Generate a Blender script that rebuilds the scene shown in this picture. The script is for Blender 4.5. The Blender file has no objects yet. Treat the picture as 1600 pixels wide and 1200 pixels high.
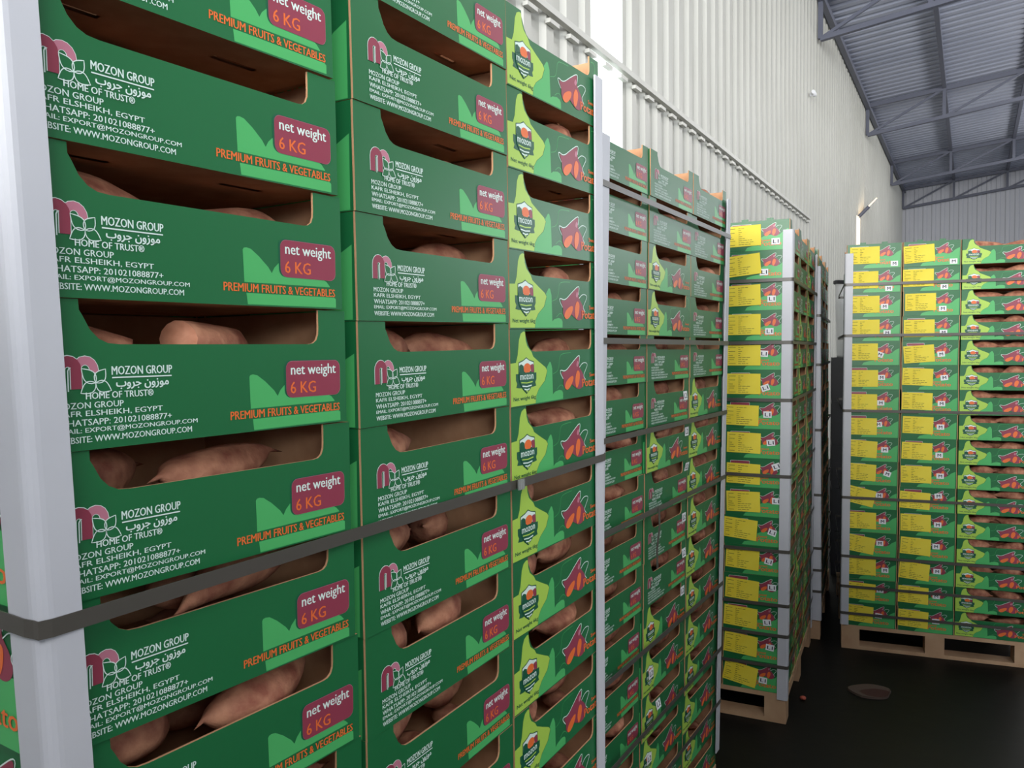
import bpy, bmesh, math, random
from mathutils import Vector, Matrix, Euler
R = random.Random(7)
SC = bpy.context.scene
COL = SC.collection

# ------------------------------------------------------------------ camera, sky, light, exposure
CAM_H = 1.7908
cd = bpy.data.cameras.new('camera'); cam = bpy.data.objects.new('camera', cd); COL.objects.link(cam)
cd.sensor_fit = 'HORIZONTAL'; cd.sensor_width = 36.0
cd.lens = 36.0 * 1250.528 / 1600.0
cd.clip_start = 0.02; cd.clip_end = 200
cam.location = (0, 0, CAM_H)
_pitch, _roll = 0.039326, -0.0086527
_f = Vector((0, math.cos(_pitch), -math.sin(_pitch))); _up0 = Vector((0, math.sin(_pitch), math.cos(_pitch))); _r0 = Vector((1, 0, 0))
_r = _r0 * math.cos(_roll) + _up0 * math.sin(_roll)
_u = -_r0 * math.sin(_roll) + _up0 * math.cos(_roll)
cam.rotation_euler = Matrix((( _r.x, _u.x, -_f.x), (_r.y, _u.y, -_f.y), (_r.z, _u.z, -_f.z))).to_euler()
SC.camera = cam
SC.view_settings.view_transform = 'Standard'; SC.view_settings.look = 'None'
SC.view_settings.gamma = 1.0; SC.view_settings.exposure = 0.06; SC.view_settings.use_curve_mapping = False

wd = bpy.data.worlds.new('world'); SC.world = wd; wd.use_nodes = True
wd.node_tree.nodes['Background'].inputs[0].default_value = (0.62, 0.72, 1.0, 1)
wd.node_tree.nodes['Background'].inputs[1].default_value = 0.10

# hall frame: a runs along the left wall away from the camera, b runs from that wall into the hall
HY = 1.0495
HU = Vector((math.cos(HY), math.sin(HY), 0)); HB = Vector((math.sin(HY), -math.cos(HY), 0))
def hall(a, b, z): return HU * a + HB * b + Vector((0, 0, z))
def area_light(name, loc, target, sx, sy, power, color, spread=180):
    ld = bpy.data.lights.new(name, 'AREA'); ld.shape = 'RECTANGLE'; ld.size = sx; ld.size_y = sy
    ld.energy = power; ld.color = color; ld.spread = math.radians(spread)
    o = bpy.data.objects.new(name, ld); COL.objects.link(o); o.location = loc
    o.rotation_euler = (Vector(target) - Vector(loc)).to_track_quat('-Z', 'Y').to_euler()
    return o
area_light('roof_skylight', hall(-3.5, 3.5, 6.5), hall(4.5, -0.5, 1.0), 5.0, 3.5, 330, (1.0, 0.985, 0.95))
area_light('rear_fill_light', hall(-7.6, -0.2, 3.4), hall(5, -0.4, 1.8), 3.4, 1.7, 1080, (1.0, 0.985, 0.95))  # added lamp behind the camera for the far stack fronts, no real opening
area_light('daylight_doorway', hall(-7.2, 8.5, 3.6), hall(2, -1, 1.6), 8.0, 3.6, 1380, (0.92, 0.96, 1.0))
area_light('high_end_window', hall(28.6, 11.0, 6.4), hall(5, 2.0, 3.0), 9.0, 1.8, 850, (0.93, 0.97, 1.0))
area_light('wall_fill_light', hall(14.0, 2.2, 6.3), hall(14.0, -2.0, 3.5), 20.0, 0.8, 330, (1.0, 0.98, 0.93))  # added fill lamp that brightens the left wall, no real fixture

# ------------------------------------------------------------------ helpers
def link(name, me, parent=None):
    o = bpy.data.objects.new(name, me); COL.objects.link(o)
    if parent: o.parent = parent
    return o
def tag(o, label=None, cat=None, group=None, kind=None):
    if label: o['label'] = label
    if cat: o['category'] = cat
    if group: o['group'] = group
    if kind: o['kind'] = kind
    return o
def to_mesh(name, bm, mats, smooth=False):
    me = bpy.data.meshes.new(name); bm.normal_update(); bm.to_mesh(me); bm.free()
    for m in mats: me.materials.append(m)
    if smooth:
        for p in me.polygons: p.use_smooth = True
    return me
def box(bm, lo, hi, mi=0, M=None):
    c = [Vector((x, y, z)) for z in (lo[2], hi[2]) for y in (lo[1], hi[1]) for x in (lo[0], hi[0])]
    if M: c = [M @ v for v in c]
    v = [bm.verts.new(p) for p in c]
    for q in ((0, 2, 3, 1), (4, 5, 7, 6), (0, 1, 5, 4), (2, 6, 7, 3), (0, 4, 6, 2), (1, 3, 7, 5)):
        bm.faces.new([v[i] for i in q]).material_index = mi
    return v
def beam(bm, p, q, w, h, up=Vector((0, 0, 1)), mi=0):
    p, q = Vector(p), Vector(q); d = (q - p).normalized(); s = d.cross(up).normalized(); t = s.cross(d)
    vs = []
    for e in (p, q):
        for a, b in ((-1, -1), (1, -1), (1, 1), (-1, 1)): vs.append(bm.verts.new(e + s * a * w / 2 + t * b * h / 2))
    for q4 in ((0, 1, 2, 3), (7, 6, 5, 4), (0, 4, 5, 1), (1, 5, 6, 2), (2, 6, 7, 3), (3, 7, 4, 0)):
        bm.faces.new([vs[i] for i in q4]).material_index = mi
def cyl(bm, p, q, r, n=12, mi=0, r2=None):
    p, q = Vector(p), Vector(q); d = (q - p).normalized()
    s = d.orthogonal().normalized(); t = d.cross(s); r2 = r if r2 is None else r2
    A = [bm.verts.new(p + (s * math.cos(k * 2 * math.pi / n) + t * math.sin(k * 2 * math.pi / n)) * r) for k in range(n)]
    B = [bm.verts.new(q + (s * math.cos(k * 2 * math.pi / n) + t * math.sin(k * 2 * math.pi / n)) * r2) for k in range(n)]
    for k in range(n): bm.faces.new((A[k], A[(k + 1) % n], B[(k + 1) % n], B[k])).material_index = mi
    bm.faces.new(A[::-1]).material_index = mi; bm.faces.new(B).material_index = mi

def mat(name, color, rough=0.6, metal=0.0, spec=0.5, noise=None, bump=None, coat=0.0, emit=None, nscale=20):
    m = bpy.data.materials.new(name); m.use_nodes = True; nt = m.node_tree; b = nt.nodes['Principled BSDF']
    b.inputs['Base Color'].default_value = (*color, 1); b.inputs['Roughness'].default_value = rough
    b.inputs['Metallic'].default_value = metal; b.inputs['Specular IOR Level'].default_value = spec
    b.inputs['Coat Weight'].default_value = coat; b.inputs['Coat Roughness'].default_value = 0.25
    tc = nt.nodes.new('ShaderNodeTexCoord')
    if noise:
        n = nt.nodes.new('ShaderNodeTexNoise'); n.inputs['Scale'].default_value = nscale; n.inputs['Detail'].default_value = 5
        nt.links.new(tc.outputs['Object'], n.inputs['Vector'])
        r = nt.nodes.new('ShaderNodeValToRGB'); r.color_ramp.elements[0].position = 0.35; r.color_ramp.elements[1].position = 0.68
        r.color_ramp.elements[0].color = (*color, 1); r.color_ramp.elements[1].color = (*noise, 1)
        nt.links.new(n.outputs['Fac'], r.inputs['Fac']); nt.links.new(r.outputs['Color'], b.inputs['Base Color'])
    if bump:
        n2 = nt.nodes.new('ShaderNodeTexNoise'); n2.inputs['Scale'].default_value = bump[0]; n2.inputs['Detail'].default_value = 4
        nt.links.new(tc.outputs['Object'], n2.inputs['Vector'])
        bp = nt.nodes.new('ShaderNodeBump'); bp.inputs['Strength'].default_value = bump[1]; bp.inputs['Distance'].default_value = bump[2]
        nt.links.new(n2.outputs['Fac'], bp.inputs['Height']); nt.links.new(bp.outputs['Normal'], b.inputs['Normal'])
    if emit:
        b.inputs['Emission Color'].default_value = (*color, 1); b.inputs['Emission Strength'].default_value = emit
    return m

M = {}
M['green'] = mat('printed_green_board', (0.011, 0.140, 0.044), 0.38, spec=0.5, bump=(14, 0.06, 0.002))
M['kraft'] = mat('kraft_corrugated_board', (0.50, 0.27, 0.145), 0.85, spec=0.2, noise=(0.58, 0.33, 0.185), nscale=30)
M['lgreen'] = mat('light_green_ink', (0.075, 0.44, 0.13), 0.38)
M['lime'] = mat('lime_ink', (0.40, 0.62, 0.085), 0.38)
M['maroon'] = mat('maroon_ink', (0.28, 0.042, 0.075), 0.4)
M['orange'] = mat('orange_ink', (0.80, 0.16, 0.035), 0.4)
M['white'] = mat('white_ink', (0.72, 0.86, 0.80), 0.4)
M['pink'] = mat('pink_ink', (0.52, 0.19, 0.26), 0.4)
M['dgreen'] = mat('dark_green_ink', (0.008, 0.10, 0.05), 0.4)
M['tan'] = mat('tan_orange_ink', (0.62, 0.27, 0.09), 0.4)
CM = [M[k] for k in ('green', 'kraft', 'lgreen', 'lime', 'maroon', 'orange', 'white', 'pink', 'dgreen', 'tan')]
GREEN, KRAFT, LGREEN, LIME, MAROON, ORANGE, WHITE, PINK, DGREEN, TAN = range(10)
M['yellow'] = mat('yellow_paper', (0.83, 0.66, 0.035), 0.6, noise=(0.86, 0.72, 0.06), nscale=8)
M['ink'] = mat('black_ink', (0.16, 0.13, 0.02), 0.7)
M['paper'] = mat('white_sticker_paper', (0.82, 0.83, 0.86), 0.5)
M['black'] = mat('sticker_black_ink', (0.015, 0.015, 0.04), 0.5)
M['board'] = mat('white_laminated_board', (0.53, 0.54, 0.585), 0.45, noise=(0.57, 0.58, 0.62), nscale=6)
M['strap'] = mat('grey_strapping_band', (0.075, 0.068, 0.058), 0.38, spec=0.6)
M['seal'] = mat('steel_seal', (0.55, 0.56, 0.55), 0.35, metal=0.8)
M['wood'] = mat('pallet_pine', (0.42, 0.25, 0.14), 0.8, noise=(0.52, 0.34, 0.2), nscale=7, bump=(60, 0.3, 0.002))
M['skin'] = mat('sweet_potato_skin', (0.27, 0.092, 0.058), 0.7, spec=0.3, noise=(0.54, 0.26, 0.155), nscale=34, bump=(90, 0.5, 0.005))
M['flesh'] = mat('cut_flesh', (0.72, 0.33, 0.20), 0.7, noise=(0.55, 0.22, 0.12), nscale=60)
M['sheet'] = mat('cream_wall_sheet', (0.52, 0.52, 0.48), 0.42, spec=0.5, noise=(0.58, 0.58, 0.54), nscale=0.7)
M['backsheet'] = mat('grey_wall_sheet', (0.62, 0.63, 0.68), 0.5)
M['roof'] = mat('roof_sheet', (0.36, 0.39, 0.50), 0.5, noise=(0.44, 0.47, 0.58), nscale=0.6)  # bluish tint puts the haze under the roof into the colour
M['steel'] = mat('painted_roof_steel', (0.13, 0.14, 0.19), 0.5)
M['rail'] = mat('white_painted_rail', (0.62, 0.62, 0.58), 0.4)
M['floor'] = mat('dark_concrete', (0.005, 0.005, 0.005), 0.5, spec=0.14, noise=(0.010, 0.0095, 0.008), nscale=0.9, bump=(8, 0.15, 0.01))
M['plastic'] = mat('black_plastic', (0.012, 0.012, 0.018), 0.5)
M['tub'] = mat('white_plastic_tub', (0.82, 0.82, 0.85), 0.45)
M['daylit'] = mat('daylit_translucent_sheet', (0.93, 1.0, 0.97), 0.5, emit=1.0)
M['sunlit'] = mat('sunlit_glow', (1.0, 0.80, 0.58), 0.5, emit=1.1)  # glow put in for sunlight in the wall gap and on its flap
M['scrap'] = mat('brown_scrap', (0.05, 0.014, 0.011), 0.8)
M['scrap_edge'] = mat('pale_scrap_edge', (0.085, 0.055, 0.042), 0.8)
M['red'] = mat('red_peel', (0.35, 0.07, 0.04), 0.7)

# ------------------------------------------------------------------ hall shell
def ribbed(name, length, height, origin, along, up, out, m, pitch=0.25, depth=0.032, seam=True, gaps=()):
    """Trapezoidal sheet: profile runs 'along', extruded 'up', ribs stand 'out'."""
    bm = bmesh.new(); pr = []
    n = int(round(length / pitch))
    for k in range(n):
        a = k * pitch
        pr += [(a, 0), (a + 0.11, 0), (a + 0.135, depth), (a + 0.215, depth)]
        if seam and k % 4 == 3: pr += [(a + 0.222, depth), (a + 0.223, depth - 0.022), (a + 0.229, depth - 0.022), (a + 0.230, depth * 0.75)]
    pr.append((n * pitch, 0))
    lo = [bm.verts.new(origin + along * a + out * d) for a, d in pr]
    hi = [bm.verts.new(origin + along * a + out * d + up * height) for a, d in pr]
    for i in range(len(pr) - 1):
        if any(g0 <= pr[i][0] and pr[i + 1][0] <= g1 + 1e-6 for g0, g1 in gaps): continue
        bm.faces.new((lo[i], lo[i + 1], hi[i + 1], hi[i]))
    o = link(name, to_mesh(name, bm, [m])); tag(o, kind='structure'); return o
UP = Vector((0, 0, 1)); A0 = -8.0; A1 = 29.0; B0 = -2.0; B1 = 16.0; EAVE = 6.93
bm = bmesh.new()
for k, (a, b) in enumerate(((A0, B0 - .3), (A1 + .2, B0 - .3), (A1 + .2, B1), (A0, B1))): pass
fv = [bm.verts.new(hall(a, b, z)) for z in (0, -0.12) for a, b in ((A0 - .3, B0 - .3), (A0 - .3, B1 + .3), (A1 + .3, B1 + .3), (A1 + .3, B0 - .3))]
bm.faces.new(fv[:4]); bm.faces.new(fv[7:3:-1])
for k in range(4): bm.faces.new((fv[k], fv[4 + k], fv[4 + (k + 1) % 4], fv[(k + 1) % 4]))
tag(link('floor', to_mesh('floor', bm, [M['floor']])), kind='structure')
PANEL = (12.5, 13.0)       # daylit sheet, measured from A0
SLIT = (25.25, 25.75)
ribbed('wall_left', A1 - A0, EAVE, hall(A0, B0 - 0.032, 0), HU, UP, HB, M['sheet'], gaps=(PANEL,))
ribbed('wall_back', B1 - B0, 9.2, hall(A1, B0 - 0.03, 0), HB, UP, -HU, M['backsheet'], seam=False)
ribbed('wall_front', 5.0, 9.2, hall(A0, B0 - 0.03, 0), HB, UP, HU, M['backsheet'], seam=False)
ribbed('wall_right', A1 - A0, EAVE, hall(A0, B1, 0), HU, UP, -HB, M['backsheet'], seam=False)
RS = 0.09
for nm, b0, b1, s in (('roof_left', B0 - 0.05, 8.0, 1), ('roof_right', 8.0, B1 + 0.4, -1)):
    z0 = EAVE + RS * (b0 - B0) if s == 1 else EAVE + RS * (8 - B0)
    dirv = (HB + UP * RS * s)
    ribbed(nm, A1 + 0.5 - A0, b1 - b0, hall(A0, b0, z0 + 0.06), HU, dirv, UP, M['roof'], seam=False, pitch=0.25, depth=0.04)
bm = bmesh.new(); box(bm, (0, 0, 0), (2.9, .15, 3.3), 0, Matrix.Translation(hall(0.7, 1.35, 0)) @ Matrix.Rotation(HY, 4, 'Z'))  # added unseen wall, shades the lower part of the far right stack
tag(link('wall_shade_right', to_mesh('wall_shade_right', bm, [M['backsheet']])), kind='structure')
bm = bmesh.new(); box(bm, (0, 0, 0), (.15, 6.0, 2.35), 0, Matrix.Translation(hall(-1.6, 4.0, 0)) @ Matrix.Rotation(HY, 4, 'Z'))  # added unseen low wall behind the camera, keeps light off the lower rows
tag(link('wall_shade_rear', to_mesh('wall_shade_rear', bm, [M['backsheet']])), kind='structure')
# a daylit translucent sheet and a sunlit gap in the left wall
bm = bmesh.new()
g0, g1 = A0 + PANEL[0], A0 + PANEL[1]
prof = [(g0, 0), (g0 + .11, 0), (g0 + .135, .032), (g0 + .215, .032), (g0 + .25, 0), (g0 + .36, 0), (g0 + .385, .032), (g0 + .465, .032), (g0 + .5, 0)]
lo = [bm.verts.new(hall(a, B0 - .032 + d, 0)) for a, d in prof]; hi = [bm.verts.new(hall(a, B0 - .032 + d, EAVE)) for a, d in prof]
for i in range(len(prof) - 1): bm.faces.new((lo[i], lo[i + 1], hi[i + 1], hi[i]))
tag(link('window_1', to_mesh('window_1', bm, [M['daylit']])), kind='structure')
bm = bmesh.new()
beam(bm, hall(17.42, B0 + .006, 2.0), hall(17.42, B0 + .006, 4.43), 0.5, 0.01, up=HB)
w2 = tag(link('window_2', to_mesh('window_2', bm, [M['sunlit']])), kind='structure')
bm = bmesh.new(); beam(bm, hall(17.45, B0 + .02, 4.46), hall(18.4, B0 + .16, 4.86), 0.02, 0.26, up=HB + UP)
link('window_flap', to_mesh('window_flap', bm, [M['sunlit']]), w2)
bm = bmesh.new(); cyl(bm, hall(17.4, B0 + .02, 4.44), hall(17.4, B0 + .2, 4.62), 0.035, 8)
link('flap_bracket', to_mesh('flap_bracket', bm, [M['steel']]), w2)
# rail along the wall with the rib ends below it
bm = bmesh.new()
beam(bm, hall(A0 + .2, B0 + 0.028, 3.61), hall(11.75, B0 + 0.028, 3.61), 0.035, 0.035)
k = A0 + 0.115
while k < 11.7:
    box(bm, (0, 0, 0), (.11, .03, .022), 0, Matrix.Translation(hall(k, B0 + .004, 3.548)) @ Matrix.Rotation(HY, 4, 'Z') @ Matrix.Scale(-1, 4, Vector((0, 1, 0))))
    k += 0.25
bmesh.ops.recalc_face_normals(bm, faces=bm.faces[:])
tag(link('trim_1', to_mesh('trim_1', bm, [M['rail']])), kind='structure')
# eave trim
bm = bmesh.new(); beam(bm, hall(A0, B0 + .06, EAVE - .06), hall(A1, B0 + .06, EAVE - .06), 0.08, 0.09)
tag(link('trim_2', to_mesh('trim_2', bm, [M['steel']])), kind='structure')
# trusses
def truss(a):
    bm = bmesh.new(); top, bot = [], []
    nb = 7
    for i in range(nb + 1):
        b = B0 + .04 + 1.42 * i
        top.append(hall(a, b, EAVE - 0.03 + RS * (b - B0))); bot.append(hall(a, b, EAVE - 0.63 + 0.115 * (b - B0)))
    top_r = [hall(a, 16 - (B0 + .04 + 1.42 * i) - .0, EAVE - 0.03 + RS * 1.42 * i) for i in range(nb + 1)]
    bot_r = [hall(a, 16 - (B0 + .04 + 1.42 * i), EAVE - 0.63 + 0.115 * 1.42 * i) for i in range(nb + 1)]
    for T, Bt in ((top, bot), (top_r, bot_r)):
        beam(bm, T[0], T[-1], 0.08, 0.08); beam(bm, Bt[0], Bt[-1], 0.08, 0.07)
        for i in range(nb + 1): beam(bm, T[i], Bt[i], 0.06, 0.07, up=HU)
        for i in range(nb): beam(bm, Bt[i], T[i + 1], 0.045, 0.045, up=HU)
    return bm
for a in (0.4, 6.45, 12.5, 18.55, 24.45, 28.7):
    tag(link('roof_truss', to_mesh('roof_truss', truss(a), [M['steel']])), kind='structure')
for i in range(1, 8):
    for sgn in (0, 1):
        b = B0 + .04 + 1.42 * i
        z = EAVE - .03 + RS * (b - B0)
        if sgn: b = 16 - b
        bm = bmesh.new(); beam(bm, hall(A0, b, z + .045), hall(A1, b, z + .045), 0.07, 0.10)
        tag(link('roof_beam', to_mesh('roof_beam', bm, [M['steel']])), kind='structure')

# ------------------------------------------------------------------ printing
def text_faces(s, weight=0.0):
    cu = bpy.data.curves.new('t', 'FONT'); cu.body = s; cu.size = 1; cu.offset = weight; cu.resolution_u = 2
    o = bpy.data.objects.new('t', cu); COL.objects.link(o)
    dg = bpy.context.evaluated_depsgraph_get(); me = bpy.data.meshes.new_from_object(o.evaluated_get(dg))
    vs = [v.co.copy() for v in me.vertices]; fs = [tuple(p.vertices) for p in me.polygons]
    bpy.data.objects.remove(o); bpy.data.curves.remove(cu); bpy.data.meshes.remove(me)
    return vs, fs
_tc = {}
class Print:
    """Draws flat inks on one face of a box; (s, z) run right and up as seen from outside."""
    def __init__(self, bm, origin, right, normal): self.bm, self.o, self.r, self.n = bm, Vector(origin), Vector(right), Vector(normal)
    def P(self, s, z, lay): return self.o + self.r * s + UP * z + self.n * (0.00018 * lay)
    def poly(self, pts, mi, lay=1):
        f = self.bm.faces.new([self.bm.verts.new(self.P(s, z, lay)) for s, z in pts]); f.material_index = mi
        f.normal_update()
        if f.normal.dot(self.n) < 0: f.normal_flip()
    def text(self, s, x0, x1, z0, z1, mi, lay=2, weight=0.0, skew=0.0):
        if s not in _tc: _tc[s] = text_faces(s, 0.012 if s == ARABIC else 0.0)
        vs, fs = _tc[s]
        ax, bx = min(v.x for v in vs), max(v.x for v in vs); ay, by = min(v.y for v in vs), max(v.y for v in vs)
        nv = [self.bm.verts.new(self.P(x0 + (v.x - ax) / (bx - ax) * (x1 - x0), z0 + (v.y - ay) / (by - ay) * (z1 - z0) + skew * (v.x - ax) / (bx - ax), lay)) for v in vs]
        for f in fs:
            try: ff = self.bm.faces.new([nv[i] for i in f])
            except ValueError: continue
            ff.material_index = mi
        if weight:      # second strike of the same glyphs, a hair to the right
            self.text(s, x0 + weight * (z1 - z0) * 1.6, x1 + weight * (z1 - z0) * 1.6, z0, z1, mi, lay + 0.5, 0.0, skew)
    def stroke(self, pts, w, mi, lay=2, closed=False):
        P = [Vector((a, b)) for a, b in pts]; n = len(P); L, Rr = [], []
        for i in range(n):
            a = P[(i - 1) % n] if (closed or i > 0) else P[i]; b = P[(i + 1) % n] if (closed or i < n - 1) else P[i]
            d = (b - a).normalized(); q = Vector((-d.y, d.x)) * w / 2
            L.append(self.bm.verts.new(self.P(*(P[i] + q), lay))); Rr.append(self.bm.verts.new(self.P(*(P[i] - q), lay)))
        for i in range(n if closed else n - 1):
            j = (i + 1) % n
            f = self.bm.faces.new((Rr[i], Rr[j], L[j], L[i])); f.material_index = mi
    def ellipse(self, cx, cz, rx, rz, mi, lay=2, rot=0, n=18, taper=0.0):
        pts = []
        for k in range(n):
            t = 2 * math.pi * k / n; x = rx * math.cos(t) * (1 - taper * math.sin(t)); y = rz * math.sin(t)
            pts.append((cx + x * math.cos(rot) - y * math.sin(rot), cz + x * math.sin(rot) + y * math.cos(rot)))
        self.poly(pts, mi, lay)
def smooth2(pts, it=2, closed=True):
    for _ in range(it):
        q = []; n = len(pts)
        if not closed: q.append(pts[0])
        for i in range(n if closed else n - 1):
            a, b = pts[i], pts[(i + 1) % n]
            q += [(a[0] * .75 + b[0] * .25, a[1] * .75 + b[1] * .25), (a[0] * .25 + b[0] * .75, a[1] * .25 + b[1] * .75)]
        if not closed: q.append(pts[-1])
        pts = q
    return pts
def rrect(x0, x1, z0, z1, r, n=5):
    o = []
    for cx, cz, t0 in ((x1 - r, z1 - r, 0), (x0 + r, z1 - r, 90), (x0 + r, z0 + r, 180), (x1 - r, z0 + r, 270)):
        for k in range(n + 1):
            t = math.radians(t0 + 90 * k / n); o.append((cx + r * math.cos(t), cz + r * math.sin(t)))
    return o

BL, BW, BH, TH = 0.394, 0.294, 0.1409, 0.0032       # carton length, width, height, board thickness
def Z(v): return BH * (1 - v)
ARABIC = '\uFE8F\uFEED\uFEAE\uFE9F \uFEE5\uFEED\uFEAF\uFEEE\uFEE3'
def draw_address(pr):
    k = BL / 0.4
    S = lambda s: s * k
    # twin-peak light green shape and its lower band
    pk = [(.249, .815), (.248, .56)] + [(.2495, .545), (.253, .54), (.259, .548), (.27, .60), (.283, .68), (.288, .727), (.292, .68), (.30, .63), (.33, .66), (.363, .72), (.374, .765), (.379, .80)] + [(.379, .808)]
    pr.poly([(S(s), Z(v)) for s, v in pk], LGREEN, 1)
    pr.poly([(S(s), Z(v)) for s, v in [(.2515, .90), (.386, .895), (.389, .91), (.389, .985), (.253, .99)]], LGREEN, 1)
    # net weight plate
    pr.poly(rrect(S(.2985), S(.3885), Z(.748), Z(.432), .009), DGREEN, 2)
    pr.poly(rrect(S(.301), S(.389), Z(.750), Z(.440), .009), PINK, 3)
    pr.poly(rrect(S(.301), S(.3885), Z(.748), Z(.442), .009), MAROON, 4)
    pr.text('net weight', S(.308), S(.381), Z(.585), Z(.468), WHITE, 5, 0.02)
    pr.text('6 KG', S(.307), S(.347), Z(.715), Z(.615), ORANGE, 5, 0.02)
    # slogan
    pr.text('PREMIUM FRUITS & VEGETABLES', S(.221), S(.387), Z(.892), Z(.825), ORANGE, 3, 0.03)
    # emblem: the rounded m and four leaves
    arch = lambda x0, x1, zb, zt: [(x0, zb)] + [((x0 + x1) / 2 - (x1 - x0) / 2 * math.cos(math.pi * t / 8), zt - .008 + .008 * math.sin(math.pi * t / 8)) for t in range(9)]
    m1 = arch(.037, .0525, .0565, .0835) + [(.0525, .0575)]
    m2 = [(.0525, .074)] + [(.061 - .0085 * math.cos(math.pi * t / 8), .0745 + .0095 * math.sin(math.pi * t / 8)) for t in range(8)] + [(.0705, .069)]
    for w, mi, lay in ((.0115, WHITE, 2), (.0100, MAROON, 4)):
        pr.stroke([(S(a), b) for a, b in m1], w, mi, lay); pr.stroke([(S(a), b) for a, b in m2], w * .8, mi if mi == WHITE else PINK, lay - (1 if mi != WHITE else 0))
    pr.stroke([(S(.0447), .0555), (S(.0447), .0745), (S(.0462), .0775), (S(.0475), .0770)], .0012, WHITE, 5)
    c = (.0705, .0627)
    for tip, bw in (((.0572, .0764), .0058), ((.0802, .0755), .0055), ((.0560, .0535), -.0055), ((.0856, .0548), .0055)):
        dx, dz = tip[0] - c[0], tip[1] - c[1]; L = math.hypot(dx, dz); nx, nz = -dz / L, dx / L
        pts = []
        for t in range(9):
            u = t / 8; w = abs(bw) * math.sin(math.pi * u ** 0.8); pts.append((S(c[0] + dx * u + nx * w), c[1] + dz * u + nz * w))
        for t in range(7, 0, -1):
            u = t / 8; w = abs(bw) * math.sin(math.pi * u ** 0.8); pts.append((S(c[0] + dx * u - nx * w), c[1] + dz * u - nz * w))
        pr.poly(pts, GREEN, 5); pr.stroke(pts, .0009, WHITE, 6, True)
    # wordmarks
    pr.text('MOZON GROUP', S(.0864), S(.1506), Z(.505), Z(.446), WHITE, 4, 0.03)
    pr.stroke([(S(.0868), Z(.524)), (S(.1503), Z(.524))], .0013, WHITE, 4)
    pr.text(ARABIC, S(.0905), S(.1465), Z(.607), Z(.540), WHITE, 4, 0.02)
    pr.text('HOME OF TRUST\u00ae', S(.0605), S(.129), Z(.662), Z(.614), WHITE, 6, 0.03)
    rows = (('MOZON GROUP', .0975), ('KAFR ELSHEIKH, EGYPT', .139), ('WHATSAPP: 201021088877+', .149), ('EMAIL: EXPORT@MOZONGROUP.COM', .179), ('WEBSITE: WWW.MOZONGROUP.COM', .172))
    for i, (t, x1) in enumerate(rows):
        v = .680 + .0565 * i
        pr.text(t, S(.0327), S(x1), Z(v + .042), Z(v), WHITE, 4, 0.02)
def potato_art(pr, X, Zf, sc, mirror=False):
    """The printed sweet potatoes: (x, z) of the art in its own 0-1 frame."""
    q = lambda pts: [(X(a), Zf(b)) for a, b in pts]
    body = smooth2([(.02, .42), (.18, .47), (.42, .22), (.66, .0), (.64, .26), (.66, .36), (.80, .56), (.86, .80), (.76, .97), (.60, 1.0), (.46, .88), (.36, .80), (.22, .98), (.10, .84), (.12, .64)], 2)
    pr.stroke([(a, b) for a, b in q(smooth2([(.10, .64), (.0, .46), (.02, .38), (.18, .45), (.42, .20), (.70, -.04), (.65, .26)], 2, False))], .0018 * sc, WHITE, 3)
    pr.poly(q(body), MAROON, 4)
    pr.poly(q(smooth2([(.14, .92), (.18, .74), (.34, .60), (.46, .58), (.42, .78), (.26, .98)], 2)), ORANGE, 5)
    pr.poly(q(smooth2([(.52, .92), (.50, .66), (.58, .42), (.68, .50), (.66, .76), (.58, .96)], 2)), ORANGE, 6)
    pr.stroke(q(smooth2([(.66, .36), (.80, .22), (.98, .27), (.86, .50), (.80, .62), (.88, .74)], 2, False)), .0015 * sc, WHITE, 5)
    pr.poly(q(smooth2([(.60, .14), (.54, .30), (.60, .36), (.64, .26)], 2)), PINK, 5)
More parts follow.
